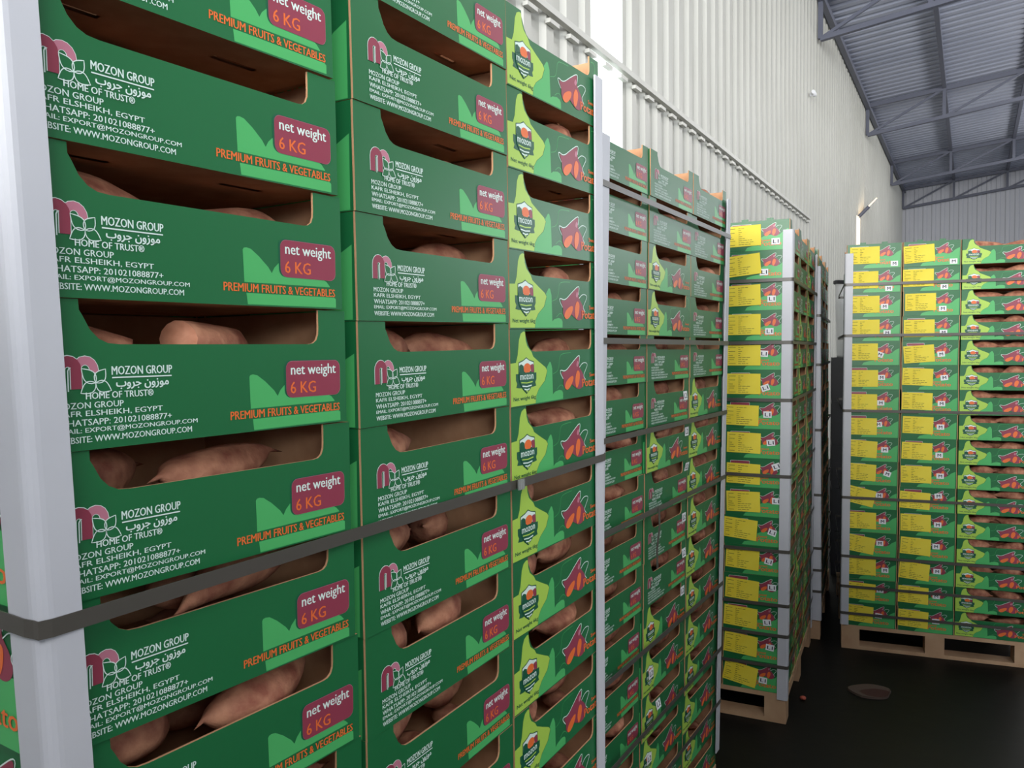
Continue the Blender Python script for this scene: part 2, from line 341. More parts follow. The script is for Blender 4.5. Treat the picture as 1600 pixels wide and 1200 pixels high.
def draw_shield(pr):
    k = BL / 0.4; S = lambda s: s * k
    lime = [(.0, .436), (.020, .43), (.027, .335), (.033, .137), (.0396, .06), (.050, .03), (.0565, .037), (.058, .14), (.064, .22), (.0805, .300), (.087, .363), (.111, .44), (.136, .515), (.1435, .564), (.1324, .70), (.1076, .80), (.097, .88), (.0937, .985), (.0, .985)]
    pr.poly([(S(s), Z(v)) for s, v in lime], LIME, 1)
    g = [(.0945, .985), (.0975, .885), (.1086, .802), (.134, .702), (.1445, .57), (.141, .53), (.150, .47), (.1545, .446), (.159, .455), (.1650, .54), (.1669, .90), (.176, .868), (.195, .850), (.207, .865), (.212, .90), (.212, .985)]
    pr.poly([(S(s), Z(v)) for s, v in g], LGREEN, 1)
    pr.stroke([(S(s), Z(v)) for s, v in smooth2([(.168, .62), (.19, .585), (.196, .50), (.20, .36), (.222, .34), (.25, .335)], 2, False)], .0009, LGREEN, 1)
    pr.stroke([(S(s), Z(v)) for s, v in smooth2([(.185, .84), (.20, .78), (.213, .80), (.22, .86)], 2, False)], .0009, LGREEN, 1)
    pr.stroke([(S(s), Z(v)) for s, v in smooth2([(.362, .07), (.376, .06), (.384, .12), (.380, .26), (.390, .36)], 2, False)], .0016, LGREEN, 1)
    # shield badge
    sh = [(.0585, .365), (.070, .40), (.0885, .425), (.0895, .56), (.086, .68), (.074, .78), (.0585, .845), (.043, .78), (.031, .68), (.0285, .56), (.029, .425), (.047, .40)]
    pr.poly([(S(s), Z(v)) for s, v in [(.019, .575), (.098, .575), (.098, .66), (.0935, .70), (.0965, .75), (.084, .76), (.033, .76), (.0195, .75), (.0235, .70), (.019, .66)]], DGREEN, 2)
    pr.poly([(S(s), Z(v)) for s, v in sh], DGREEN, 3)
    pr.poly([(S(s), Z(v)) for s, v in [(.0585, .380), (.070, .412), (.0862, .437), (.087, .55), (.0302, .55), (.031, .437), (.047, .412)]], WHITE, 4)
    pr.poly([(S(s), Z(v)) for s, v in [(.031, .47), (.038, .452), (.047, .475), (.049, .55), (.0302, .55)]], DGREEN, 5)
    pr.ellipse(S(.061), Z(.51), .0135, .0095, ORANGE, 6)
    pr.poly([(S(s), Z(v)) for s, v in [(.073, .47), (.083, .455), (.087, .49), (.087, .565), (.076, .565)]], MAROON, 7)
    pr.poly([(S(s), Z(v)) for s, v in [(.0302, .565), (.087, .565), (.0855, .68), (.073, .775), (.0585, .832), (.044, .775), (.0315, .68)]], DGREEN, 7)
    pr.text('mozon', S(.0325), S(.0835), Z(.655), Z(.592), WHITE, 8, 0.03)
    for v, w in ((.695, .022), (.742, .018), (.785, .010)):
        pr.stroke([(S(.0585 - w), Z(v - .006)), (S(.0585), Z(v + .006)), (S(.0585 + w), Z(v - .006))], .0022, LIME if v < .7 else WHITE, 8)
    pr.poly([(S(.0535), Z(.80)), (S(.0635), Z(.80)), (S(.0585), Z(.825))][::-1], LIME, 9)
    pr.text('Net weight 6kg', S(.0085), S(.094), Z(.935), Z(.868), DGREEN, 3, 0.03)
    potato_art(pr, lambda a: S(.199 + .138 * a), lambda b: Z(.375 + .51 * b), 1.0)
    pr.text('Sweet', S(.340), S(.380), Z(.715), Z(.655), ORANGE, 7, 0.04)
    pr.text('Potato', S(.302), S(.383), Z(.855), Z(.735), ORANGE, 7, 0.05)
def draw_end(pr):
    w = BW; X = lambda f: f * w
    pr.poly([(X(a), Z(b)) for a, b in [(.30, .99), (.335, .88), (.42, .83), (.52, .80), (.54, .58), (.62, .50), (.84, .50), (.90, .38), (.975, .30), (.97, .94), (.97, .99)]], LGREEN, 1)
    pr.poly(rrect(X(.09), X(.40), Z(.215), Z(.095), .003), WHITE, 1)
    pr.poly(rrect(X(.094), X(.396), Z(.205), Z(.105), .003), MAROON, 2)
    potato_art(pr, lambda a: X(.555 + .335 * a), lambda b: Z(.085 + .46 * b), 0.9)
    pr.text('Sweet', X(.55), X(.70), Z(.70), Z(.62), ORANGE, 7, 0.04)
    pr.text('Potato', X(.535), X(.86), Z(.85), Z(.70), ORANGE, 7, 0.05)

# ------------------------------------------------------------------ carton meshes
def long_outline(cut=True):
    h = BH
    if not cut: return [(0, 0), (BL, 0), (BL, h), (0, h)]
    o = [(0, 0), (BL, 0), (BL, h), (.349, h)]
    zc = Z(.298)
    o += [(.349, h - .022), (.3485, zc + .012), (.3455, zc + .005), (.340, zc + .0012), (.333, zc)]
    o += [(.095, zc), (.083, zc + .0012), (.074, zc + .0055), (.066, zc + .014), (.060, zc + .026), (.0565, h - .010), (.056, h)]
    return o + [(0, h)]
def panel(bm, outline, origin, right, normal, th, out_mi):
    o, r, n = Vector(origin), Vector(right), Vector(normal)
    A = [bm.verts.new(o + r * s + UP * z) for s, z in outline]; B = [bm.verts.new(o + r * s + UP * z - n * th) for s, z in outline]
    f = bm.faces.new(A); f.material_index = out_mi; f.normal_update()
    if f.normal.dot(n) < 0: f.normal_flip()
    g = bm.faces.new(B); g.material_index = KRAFT; g.normal_update()
    if g.normal.dot(n) > 0: g.normal_flip()
    for i in range(len(outline)):
        j = (i + 1) % len(outline)
        q = bm.faces.new((A[i], A[j], B[j], B[i])); q.material_index = KRAFT
def carton_mesh(name, design, open_back):
    bm = bmesh.new()
    panel(bm, long_outline(), (-BL / 2, -BW / 2, 0), (1, 0, 0), (0, -1, 0), TH, GREEN)
    panel(bm, long_outline(open_back), (BL / 2, BW / 2, 0), (-1, 0, 0), (0, 1, 0), TH, GREEN)
    iw = BW - 2 * TH - .0004
    for sx in (-1, 1):
        panel(bm, [(0, 0.0), (iw, 0.0), (iw, BH), (0, BH)], (sx * BL / 2, -sx * iw / 2, 0), (0, sx, 0), (sx, 0, 0), 0.008, GREEN)
    # floor board with the four lock slots cut through it
    x0, x1, y0, y1 = -BL / 2 + .0082, BL / 2 - .0082, -BW / 2 + TH + .0002, BW / 2 - TH - .0002
    sl = [(-.125, -.065), (.065, .125)]; sy = [(-.095, -.085), (.085, .095)]
    xs = [x0, sl[0][0], sl[0][1], sl[1][0], sl[1][1], x1]; ys = [y0, sy[0][0], sy[0][1], sy[1][0], sy[1][1], y1]
    for i in range(5):
        for j in range(5):
            if i in (1, 3) and j in (1, 3): continue
            for z, fl in ((0.0005, True), (0.0038, False)):
                v = [bm.verts.new((x, y, z)) for x, y in ((xs[i], ys[j]), (xs[i + 1], ys[j]), (xs[i + 1], ys[j + 1]), (xs[i], ys[j + 1]))]
                bm.faces.new(v[::-1] if fl else v).material_index = KRAFT
    (draw_address if design == 'A' else draw_shield)(Print(bm, (-BL / 2, -BW / 2, 0), (1, 0, 0), (0, -1, 0)))
    for sx in (-1, 1): draw_end(Print(bm, (sx * BL / 2, -sx * BW / 2, 0), (0, sx, 0), (sx, 0, 0)))
    return to_mesh(name, bm, CM)
CART = {(d, ob): carton_mesh('carton_%s' % d, d, ob) for d in 'AS' for ob in (False, True)}
bm = bmesh.new(); box(bm, (-.0155, -.004, -.004), (.0155, .004, .0065)); TAB = to_mesh('stacking_tab', bm, [M['green']])

def label_mesh(seed):
    r = random.Random(seed); bm = bmesh.new(); w, h, n = .158, .098, 8
    curl = r.uniform(.000, .004); pr = Print(bm, (0, 0, 0), (0, -1, 0), (-1, 0, 0))
    dep = lambda u: -.0012 - curl * max(0, u - .6) ** 2 * 6
    for i in range(n):
        u0, u1 = i / n, (i + 1) / n
        v = [bm.verts.new((dep(u), w * .5 - u * w, z)) for u, z in ((u0, -h / 2), (u1, -h / 2), (u1, h / 2), (u0, h / 2))]
        f = bm.faces.new(v); f.material_index = 0
        v = [bm.verts.new((dep(u) + .0004, w * .5 - u * w, z)) for u, z in ((u0, -h / 2), (u1, -h / 2), (u1, h / 2), (u0, h / 2))]
        bm.faces.new(v[::-1]).material_index = 0
    for row in range(9):
        z = h / 2 - .012 - row * .0096
        spans = [(.05, .05 + r.uniform(.10, .22))] if row not in (1, 3, 7) else [(.05, .08)]
        x = .34
        for _ in range(1 if row in (1, 2, 3, 4) else r.choice((2, 3, 4))):
            l = r.uniform(.05, .12); spans.append((x, min(x + l, .9))); x += l + .02
            if x > .84: break
        for a, b in spans:
            for q0, q1 in ((a, b),):
                v = [bm.verts.new((dep((q0 + q1) / 2) - .0004, w * .5 - q * w, zz)) for q, zz in ((q0, z - .0011), (q1, z - .0011), (q1, z + .0011), (q0, z + .0011))]
                bm.faces.new(v).material_index = 1
    return to_mesh('paper_label', bm, [M['yellow'], M['ink']])
LABELS = [label_mesh(i) for i in range(5)]
def sticker_mesh(txt):
    bm = bmesh.new(); w, h = .038, .030
    box(bm, (-.0006, -w / 2, -h / 2), (-.0001, w / 2, h / 2))
    pr = Print(bm, (-.0006, w / 2, -h / 2), (0, -1, 0), (-1, 0, 0))
    pr.text(txt, w * (.18 if len(txt) > 1 else .27), w * (.82 if len(txt) > 1 else .73), h * .22, h * .78, 1, 1, 0.05)
    return to_mesh('size_sticker', bm, [M['paper'], M['black']])
STICK = {t: sticker_mesh(t) for t in ('L1', 'M', 'L2')}

# ------------------------------------------------------------------ sweet potatoes
def potato_bm(seed, length, rad, cut=False, ns=14, nr=15):
    r = random.Random(seed); bm = bmesh.new(); rings = []
    b1, b2 = r.uniform(-.10, .10), r.uniform(-.06, .06); pw = r.uniform(.55, .8); sk = r.uniform(-.15, .15); ph = r.uniform(0, 6)
    for i in range(nr):
        t = i / (nr - 1); x = (t - .5) * length
        if cut: t2 = .22 + t * .78
        else: t2 = t
        e = math.sin(math.pi * min(max(t2 + sk * math.sin(math.pi * t2), 0), 1)) ** pw
        rr = max(rad * e, rad * (.10 if i in (0, nr - 1) else .14))
        cy, cz = b1 * length * math.sin(math.pi * t), b2 * length * math.sin(math.pi * t)
        ring = []
        for k in range(ns):
            an = 2 * math.pi * k / ns
            q = rr * (1 + .05 * math.sin(2 * an + ph + t * 3) + .04 * math.sin(3 * an + ph * 2 + t * 7) + r.uniform(-.012, .012))
            ring.append(bm.verts.new((x, cy + q * math.cos(an), cz + q * math.sin(an))))
        rings.append(ring)
    for i in range(nr - 1):
        for k in range(ns): bm.faces.new((rings[i][k], rings[i][(k + 1) % ns], rings[i + 1][(k + 1) % ns], rings[i + 1][k]))
    f0 = bm.faces.new(rings[0][::-1]); f1 = bm.faces.new(rings[-1])
    if cut: f0.material_index = 1
    for s, ring in ((-1, rings[0]), (1, rings[-1])):
        if cut and s == -1: continue
        c = sum((v.co for v in ring), Vector()) / ns
        tip = bm.verts.new(c + Vector((s * rad * r.uniform(.25, .6), rad * r.uniform(-.2, .2), rad * r.uniform(-.1, .25))))
        f = f0 if s == -1 else f1
        bm.faces.remove(f)
        for k in range(ns):
            a, b = ring[k], ring[(k + 1) % ns]
            bm.faces.new((b, a, tip) if s == -1 else (a, b, tip))
    bmesh.ops.recalc_face_normals(bm, faces=bm.faces[:])
    return bm
POT = []
for i, (l, rd, c) in enumerate(((.152, .0335, False), (.178, .031, False), (.138, .035, False), (.17, .032, True), (.185, .029, False), (.148, .034, False), (.132, .0315, True))):
    me = to_mesh('sweet_potato', potato_bm(i * 5 + 3, l, rd, c), [M['skin'], M['flesh']], smooth=True)
    POT.append((me, l, rd))
heap = bmesh.new()
_hm = []
for i in range(4):
    b = potato_bm(90 + i, .15, .0265, False, 9, 8); b.verts.ensure_lookup_table(); b.verts.index_update()
    _hm.append(([v.co.copy() for v in b.verts], [[v.index for v in f.verts] for f in b.faces])); b.free()
def heap_in(Mx, n=5):
    LV, LF = [], []
    for i in range(n):
        x = (-.12, 0.0, .12, -.085, .085)[i % 5]; y = (-.070, -.068, -.070, .035, .04)[i % 5]
        vs, fs = R.choice(_hm)
        T = Matrix.Translation((x, y, .0335)) @ Matrix.Rotation(R.uniform(-.2, .2) + 1.57 * (i < 3), 4, 'Z') @ Matrix.Diagonal((.55 if i < 3 else .75, 1, .78, 1))
        k0 = len(LV); lv = [T @ v for v in vs]; LV += lv; LF += [[k0 + k for k in f] for f in fs]
        nv = [heap.verts.new(Mx @ v) for v in lv]
        for f in fs: heap.faces.new([nv[k] for k in f])
    return LV, LF
ORD = ['', 'first', 'second', 'third', 'fourth', 'fifth', 'sixth', 'seventh', 'eighth', 'ninth', 'tenth', 'eleventh', 'twelfth', 'thirteenth', 'fourteenth', 'fifteenth', 'bottom']
def rowname(j): return 'top carton' if j == 15 else ('bottom carton' if j == 0 else ORD[16 - j] + ' carton from top')
def carton(Mx, design, j, stack, column, extra=None, open_back=False, end_tabs=False):
    me = CART[(design, open_back)]
    o = link('sweet_potato_carton', me); o.matrix_world = Mx
    what = {'A': 'green carton with white address print', 'S': 'green carton with lime shield print'}[design]
    if extra == 'L1': what = 'green carton, yellow sheet and L1 sticker'
    if extra == 'M': what = 'green carton, yellow sheet and M sticker'
    tag(o, '%s, %s, %s of %s' % (what, rowname(j).replace(' carton', ''), column, stack), 'carton', 'sweet potato cartons in the %s' % stack)
    if end_tabs:
        for sx in (-1, 1):
            for y in (-.055, .06):
                t = link('stacking_tab', TAB, o); t.location = (sx * (BL / 2 - .0085), y, BH + .0042); t.rotation_euler = (0, 0, math.pi / 2)
    return o
PN = [0]
from mathutils.bvhtree import BVHTree
PGEO = [([v.co.copy() for v in p[0].vertices], [tuple(f.vertices) for f in p[0].polygons]) for p in POT]
def _shell():
    bm = bmesh.new()
    for lo, hi in (((-BL / 2, -BW / 2, 0), (BL / 2, -BW / 2 + TH, Z(.298))), ((-BL / 2, BW / 2 - TH, 0), (BL / 2, BW / 2, BH)), ((-BL / 2, -BW / 2, 0), (-BL / 2 + .008, BW / 2, BH)), ((BL / 2 - .008, -BW / 2, 0), (BL / 2, BW / 2, BH)), ((-BL / 2, -BW / 2, 0), (BL / 2, BW / 2, .0042)),
                   ((-BL / 2, -BW / 2, 0), (-.128, -BW / 2 + TH, BH)), ((.138, -BW / 2, 0), (BL / 2, -BW / 2 + TH, BH))): box(bm, lo, hi)
    t = BVHTree.FromBMesh(bm); bm.free(); return t
SHELL = _shell()
bm = bmesh.new(); box(bm, (-.3, -.3, BH + .0003), (.3, .3, BH + .003)); LIDT = BVHTree.FromBMesh(bm); bm.free()
def potatoes(Mx, spots, j, stack, column, lower=None):
    names = {1: ['lone'], 2: ['left', 'right'], 3: ['left', 'right', 'rear']}[len(spots)]
    near = [SHELL] + ([LIDT] if j < 15 else [])
    if lower: near.append(BVHTree.FromPolygons(*lower))
    for nm, (pi, x, y, z, yaw, pitch) in zip(names, spots):
        best = None
        for tr in range(40):
            e = tr / 39.0
            q = pi if tr < 14 else R.choice((0, 2, 5, 6))
            me, l, rd = POT[q]; vs, fs = PGEO[q]
            ya = yaw + R.uniform(-.35, .35) * e; pt = pitch * (1 - e) + R.uniform(-.04, .04) * e
            hx = abs(math.cos(ya)) * l * .5 + .016; hy = abs(math.sin(ya)) * l * .42 + rd * 1.15
            lx = BL / 2 - .009 - hx; xx = max(-lx, min(lx, x + R.uniform(-.035, .035) * e)); yy = max(-BW / 2 + .005 + hy, min(BW / 2 - .005 - hy, y + R.uniform(-.01, .045) * e))
            zz = z + R.uniform(-.006, .004) * (.3 + e)
            T = Matrix.Translation((xx, yy, zz)) @ Matrix.Rotation(ya, 4, 'Z') @ Matrix.Rotation(pt, 4, 'Y') @ Matrix.Rotation(R.uniform(0, 6.28), 4, 'X')
            t = BVHTree.FromPolygons([T @ v for v in vs], fs)
            hits = sum(len(t.overlap(o)) for o in near)
            if best is None or hits < best[0]: best = (hits, me, T, t)
            if hits == 0: break
        near.append(best[3])
        o = link('sweet_potato', best[1]); o.matrix_world = Mx @ best[2]
        tag(o, '%s sweet potato in %s, %s of %s' % (nm, rowname(j).replace(' carton from top', ' carton down'), column, stack), 'sweet potato', 'sweet potatoes in the %s' % stack)
def rand_spots(n):
    out = []
    if n >= 1: out.append((R.choice((0, 1, 2, 5)), R.uniform(-.10, -.075) if n > 1 else R.uniform(-.06, .06), R.uniform(-.095, -.075), R.uniform(.098, .104), R.uniform(-.28, .28), R.uniform(-.12, .12)))
    if n >= 2: out.append((R.choice((0, 2, 4, 5)), R.uniform(.075, .095), R.uniform(-.095, -.07), R.uniform(.098, .104), R.uniform(-.28, .28), R.uniform(-.12, .12)))
    if n >= 3: out.append((R.choice((0, 1, 2, 4)), R.uniform(-.03, .03), R.uniform(.045, .06), R.uniform(.098, .104), R.uniform(-.25, .25), R.uniform(-.1, .1)))
    return out

# ------------------------------------------------------------------ pallets, boards, straps
def pallet(x, y, yaw, label):
    root = bpy.data.objects.new('wooden_pallet', None); COL.objects.link(root); root.location = (x, y, 0); root.rotation_euler = (0, 0, yaw)
    tag(root, label, 'pallet', 'wooden pallets')
    for k in range(8):
        bm = bmesh.new(); box(bm, (k * .1543, 0, .1222), (k * .1543 + .119, 1.0, .1435)); link('deck_board', to_mesh('deck_board', bm, [M['wood']]), root)
    for k in range(3):
        bm = bmesh.new(); box(bm, (0.0, k * .45, .1002), (1.2, k * .45 + .1, .122)); link('stringer_board', to_mesh('stringer_board', bm, [M['wood']]), root)
        bm = bmesh.new(); box(bm, (k * .55, 0, 0.001), (k * .55 + .1, 1.0, .022)); link('bottom_board', to_mesh('bottom_board', bm, [M['wood']]), root)
        for q in range(3):
            bm = bmesh.new(); box(bm, (k * .55, q * .45, .0222), (k * .55 + .1, q * .45 + .1, .100)); link('block', to_mesh('block', bm, [M['wood']]), root)
    return root
def corner_board(pts, ds, dt, leg_s, leg_t, label, th=.004, r=.010):
    """L-profile board; pts are (bottom, top) of the outer corner, ds/dt point along its two legs."""
    bm = bmesh.new(); ds, dt = ds.normalized(), dt.normalized(); rings = []
    def prof(o):
        out, inn = [], []
        out.append(o + ds * leg_s); inn.append(o + ds * leg_s + dt * th)
        for k in range(6):
            t = math.pi / 2 * k / 5
            out.append(o + (ds + dt) * r - ds * r * math.sin(t) - dt * r * math.cos(t)); inn.append(o + (ds + dt) * r - ds * (r - th) * math.sin(t) - dt * (r - th) * math.cos(t))
        out.append(o + dt * leg_t); inn.append(o + dt * leg_t + ds * th)
        return out + inn[::-1]
    n = len(pts)
    for p in pts: rings.append([bm.verts.new(q) for q in prof(Vector(p))])
    m = len(rings[0])
    for i in range(n - 1):
        for k in range(m): bm.faces.new((rings[i][k], rings[i][(k + 1) % m], rings[i + 1][(k + 1) % m], rings[i + 1][k]))
    bm.faces.new(rings[0]); bm.faces.new(rings[-1])
    bmesh.ops.recalc_face_normals(bm, faces=bm.faces[:])
    o = link('corner_board', to_mesh('corner_board', bm, [M['board']])); return tag(o, label, 'corner board', 'white corner boards')
def strap(pts, label, w=.016, th=.0012, closed=True):
    bm = bmesh.new(); n = len(pts); P = [Vector(p) for p in pts]; rings = []
    for i in range(n):
        a = P[(i - 1) % n] if closed or i else P[i]; b = P[(i + 1) % n] if closed or i < n - 1 else P[i]
        d = (b - a); d.z = 0; d.normalize(); out = d.cross(UP)
        rings.append([bm.verts.new(P[i] + out * s * th + UP * t * w / 2) for s, t in ((0, -1), (1, -1), (1, 1), (0, 1))])
    for i in range(n if closed else n - 1):
        A, B = rings[i], rings[(i + 1) % n]
        for k in range(4): bm.faces.new((A[k], A[(k + 1) % 4], B[(k + 1) % 4], B[k]))
    if not closed: bm.faces.new(rings[0][::-1]); bm.faces.new(rings[-1])
    bmesh.ops.recalc_face_normals(bm, faces=bm.faces[:])
    o = link('strap', to_mesh('strap', bm, [M['strap']])); return tag(o, label, 'strap', 'dark strapping bands')

class Stack:
    def __init__(self, x, y, yaw, lx, ly, z0=0.144, h=0.14122):
        self.o = Vector((x, y, 0)); self.yaw = yaw; self.u = Vector((math.cos(yaw), math.sin(yaw), 0)); self.v = Vector((-self.u.y, self.u.x, 0))
        self.l = Vector((lx, ly, 0)); self.z0, self.h = z0, h
    def pt(self, s, t, z): return self.o + self.u * s + self.v * t + self.l * z + UP * z
    def at(self, s, t, j, yaw=0.0, jit=True):
        z = self.z0 + j * self.h
        ds, dt, dy = (R.uniform(-.0015, .0015), R.uniform(0, .005), R.uniform(-.006, .006)) if jit else (0, 0, 0)
        return Matrix.Translation(self.pt(s + ds, t + dt, z)) @ Matrix.Rotation(self.yaw + yaw + dy, 4, 'Z')
    def loop(self, z, S, T, off, s0=0.0, t0=0.0, r=.012):
        out = []
        for (s, t, a0) in ((s0 - off, t0 - off, 180), (S + off, t0 - off, 270), (S + off, T + off, 0), (s0 - off, T + off, 90)):
            cs = s + r * (1 if a0 in (180, 90) else -1); ct = t + r * (1 if a0 in (180, 270) else -1)
            for k in range(5):
                an = math.radians(a0 + 90 * k / 4); out.append(self.pt(cs + r * math.cos(an), ct + r * math.sin(an), z))
        return out
UR = math.pi / 2

# nearest stack: every column has its own slight lean
N1, N2, N3, N4, N5 = 'nearest stack', 'second stack', 'third stack', 'fourth stack', 'far right stack'
CN = ['left column', 'middle column', 'right column']
FIT = [(-0.4262, 0.6752, 0.9998, -0.0117, -0.0537, -0.0015, 0.0090, 0.0084, 0.0039, 0.0),
       (-0.2028, 1.0386, 1.0532, -0.0008, -0.0277, 0.0009, -0.0027, 0.0186, 0.0024, .004),
       (-0.0037, 1.4180, 1.0485, -0.0028, -0.0262, 0.0011, -0.0036, 0.0235, 0.0047, 0.0)]
H0 = 0.14122
def near_point(c, s, t, r):
    x, y, yaw, lx, ly, dh, z0, t0, t1, sh = FIT[c]
    zf = lambda q: .144 + q * H0 + dh * (q - 10) + z0
    z = zf(r) if r >= 6 else .144 + (zf(6) - .144) * r / 6
    ti = (t0 + t1 * (r - 12)) if r >= 9 else (t0 - 3 * t1) * r / 9
    u = Vector((math.cos(yaw), math.sin(yaw), 0)); v = Vector((-u.y, u.x, 0))
    p = Vector((x, y, 0)) + u * (s + sh) + v * t + Vector((lx, ly, 0)) * max(z - 1.8, -.62)
    return Vector((p.x, p.y, z + ti * (s - .2))), yaw, ti
def near_matrix(c, j):
    p, yaw, ti = near_point(c, .2, BW / 2, j)
    hz = (near_point(c, .2, 0, j + 1)[0].z - p.z) / H0 * .9945
    ky = .97 if c == 0 else 1.0       # the left column's cartons stand a little squeezed in depth
    return Matrix.Translation(p) @ Matrix.Rotation(yaw, 4, 'Z') @ Matrix.Translation((0, -BW / 2 * (1 - ky), 0)) @ Matrix.Rotation(-ti, 4, 'Y') @ Matrix.Diagonal((1, ky, hz, 1))
SPECIAL = {(0, 11): [(3, .055, -.070, .098, .55, .10), (6, -.125, -.06, .092, 2.6, -.1)],
           (0, 10): [(1, .045, -.085, .103, .18, -.05), (0, -.095, -.045, .104, .3, .0)],
           (0, 9): [(4, .055, -.10, .098, .22, -.10), (1, .06, -.030, .104, .2, -.15)],
           (0, 8): [(1, .075, -.095, .106, .16, -.08), (5, -.085, -.07, .088, .4, .05)],
           (0, 13): [(0, -.02, -.035, .100, .5, -.28)],
           (0, 14): [(5, .11, .03, .1, .2, 0)],
           (1, 8): [(1, .055, -.095, .104, .35, -.10), (5, -.115, -.08, .088, .2, 0)],
           (1, 9): [(2, .085, -.06, .098, .45, .08), (0, -.08, -.085, .096, .12, -.06)],
           (1, 10): [(2, -.075, -.09, .101, .1, 0.0)],
           (2, 9): [(0, -.055, -.085, .102, .55, -.15), (1, .05, .0, .100, .2, 0)],
           (2, 13): [(2, -.09, -.03, .1, .9, 0), (1, .09, .03, .1, .6, -.1)]}
pallet(-.36, .76, 1.045, 'wooden pallet under the nearest stack')
for c in range(3):
    for j in range(16):
        if c == 0 and j == 15: pass
        Mx = near_matrix(c, j)
        o = carton(Mx, 'AAS'[c], j, N1, CN[c], open_back=(j == 15), end_tabs=(j == 15 and c == 2))
        if j >= (7, 7, 5)[c]:
            lo = heap_in(Mx, 5)
            potatoes(Mx, SPECIAL.get((c, j), rand_spots(3 if j < 12 else 2)), j, N1, CN[c], lo)
        if c == 0 and j in (7, 8, 10):
            st = link('size_sticker', STICK['L1'], o); st.location = (-BL / 2 - .0022, BW / 2 - .74 * BW, Z(.60)); st.rotation_euler = (R.uniform(-.1, .1), 0, 0)
for c in range(3):
    for j in range(16):
        Mx = near_matrix(c, j) @ Matrix.Translation(((-.012, -.008, -.014)[c], .304, 0)) @ Matrix.Diagonal((.88 if c == 0 else .98, 1, 1, 1))
        o = carton(Mx, 'AAS'[c], j, N1, ['inner left', 'inner middle', 'inner right'][c] + ' column')
# its two corner boards and the strap
f1 = [near_point(0, 0.0, 0.0, r)[0] for r in (0, 5, 8, 10, 12, 14, 15.9)]
u1, v1 = Vector((math.cos(FIT[0][2]), math.sin(FIT[0][2]), 0)), Vector((-math.sin(FIT[0][2]), math.cos(FIT[0][2]), 0))
corner_board([p - u1 * .004 - v1 * .026 for p in f1], u1, v1, .038, .050, 'white corner board at the near left edge of the nearest stack', th=.005, r=.014)
u3, v3 = Vector((math.cos(FIT[2][2]), math.sin(FIT[2][2]), 0)), Vector((-math.sin(FIT[2][2]), math.cos(FIT[2][2]), 0))
f3 = [near_point(2, .400, 0.0, r)[0] for r in (0, 5, 8, 10, 12, 14, 15.72)]
corner_board([p + u3 * .006 - v3 * .008 for p in f3], -u3, v3, .046, .05, 'white corner board between the nearest stack and the second stack')
def zfix(p, z): return Vector((p.x, p.y, z))
pA, pB, pC = near_point(0, 0, 0, 10)[0], near_point(1, 0.0, 0, 10)[0], near_point(2, .40, 0, 10)[0]
cA = zfix(pA, 1.558) - u1 * .0055 - v1 * .0275; cC = zfix(pC, 1.558) + u3 * .0075 - v3 * .0095
sp = [cA + v1 * .95, cA + v1 * .02, cA + v1 * .008 + u1 * .002, cA + u1 * .002 + v1 * .002 , cA + u1 * .012 - v1 * .0002, zfix(pB, 1.558) + u3 * .004 - v3 * .008, cC - u3 * .012 - v3 * .0005, cC - u3 * .002 + v3 * .002, cC + v3 * .014, cC + v3 * .95]
st1 = strap(sp, 'dark strap with a steel seal around the nearest stack')
bm = bmesh.new(); q = cC - u3 * .40 - v3 * .0006
pm = Matrix.Translation(zfix(pB, 1.558) - v3 * .0085 + u3 * .405) @ Matrix.Rotation(FIT[2][2], 4, 'Z')
box(bm, (0, -.002, -.009), (.022, .0005, .009), 0, pm)
for k in range(3): box(bm, (.003 + k * .006, -.0032, -.0092), (.005 + k * .006, -.002, .0092), 0, pm)
link('seal', to_mesh('seal', bm, [M['seal']]), st1)

# second stack
P2 = Stack(.1823, 2.101, 1.0321, .0184, -.0042)
pallet(.185, 2.10, 1.0321, 'wooden pallet under the second stack')
D2 = ['A' * 16, ''.join('A' if j in (15, 14, 11, 10, 8, 7, 6) else 'S' for j in range(16)), ''.join('A' if j >= 11 else 'S' for j in range(16))]
for c in range(3):
    for j in range(16):
        Mx = P2.at(.2 + .4 * c, .15 + (.006 if c == 0 else 0), j)
        o = carton(Mx, D2[c][j], j, N2, CN[c], open_back=(j == 15))
        if j >= (3, 2, 1)[c]:
            potatoes(Mx, rand_spots(2), j, N2, CN[c], heap_in(Mx, 5))
        stk = {(1, 10): (.90, .42, .1), (1, 9): (.93, .30, 0), (1, 8): (.97, .18, -.2), (1, 7): (.93, .42, 0), (1, 6): (.93, .30, .1), (1, 5): (.94, .3, 0), (1, 4): (.17, .58, 0), (1, 3): (.34, .45, .2), (1, 2): (.18, .55, 0), (1, 1): (.17, .6, 0), (1, 11 - 6): (.9, .22, 0)}.get((c, j))
        if stk:
            s = link('size_sticker', STICK['L2'], o); s.location = (-BL / 2 + stk[0] * BL, -BW / 2 - .0022, Z(stk[1])); s.rotation_euler = (0, stk[2], math.pi / 2)
corner_board([P2.pt(-.008, -.008, z) for z in (.15, 1.2, 2.36)], P2.u, P2.v, .072, .05, 'white corner board at the near edge of the second stack')
corner_board([P2.pt(1.222, -.008, z) for z in (.20, .9, 1.6, 2.372)], -P2.u, P2.v, .05, .05, 'white corner board at the far edge of the second stack')
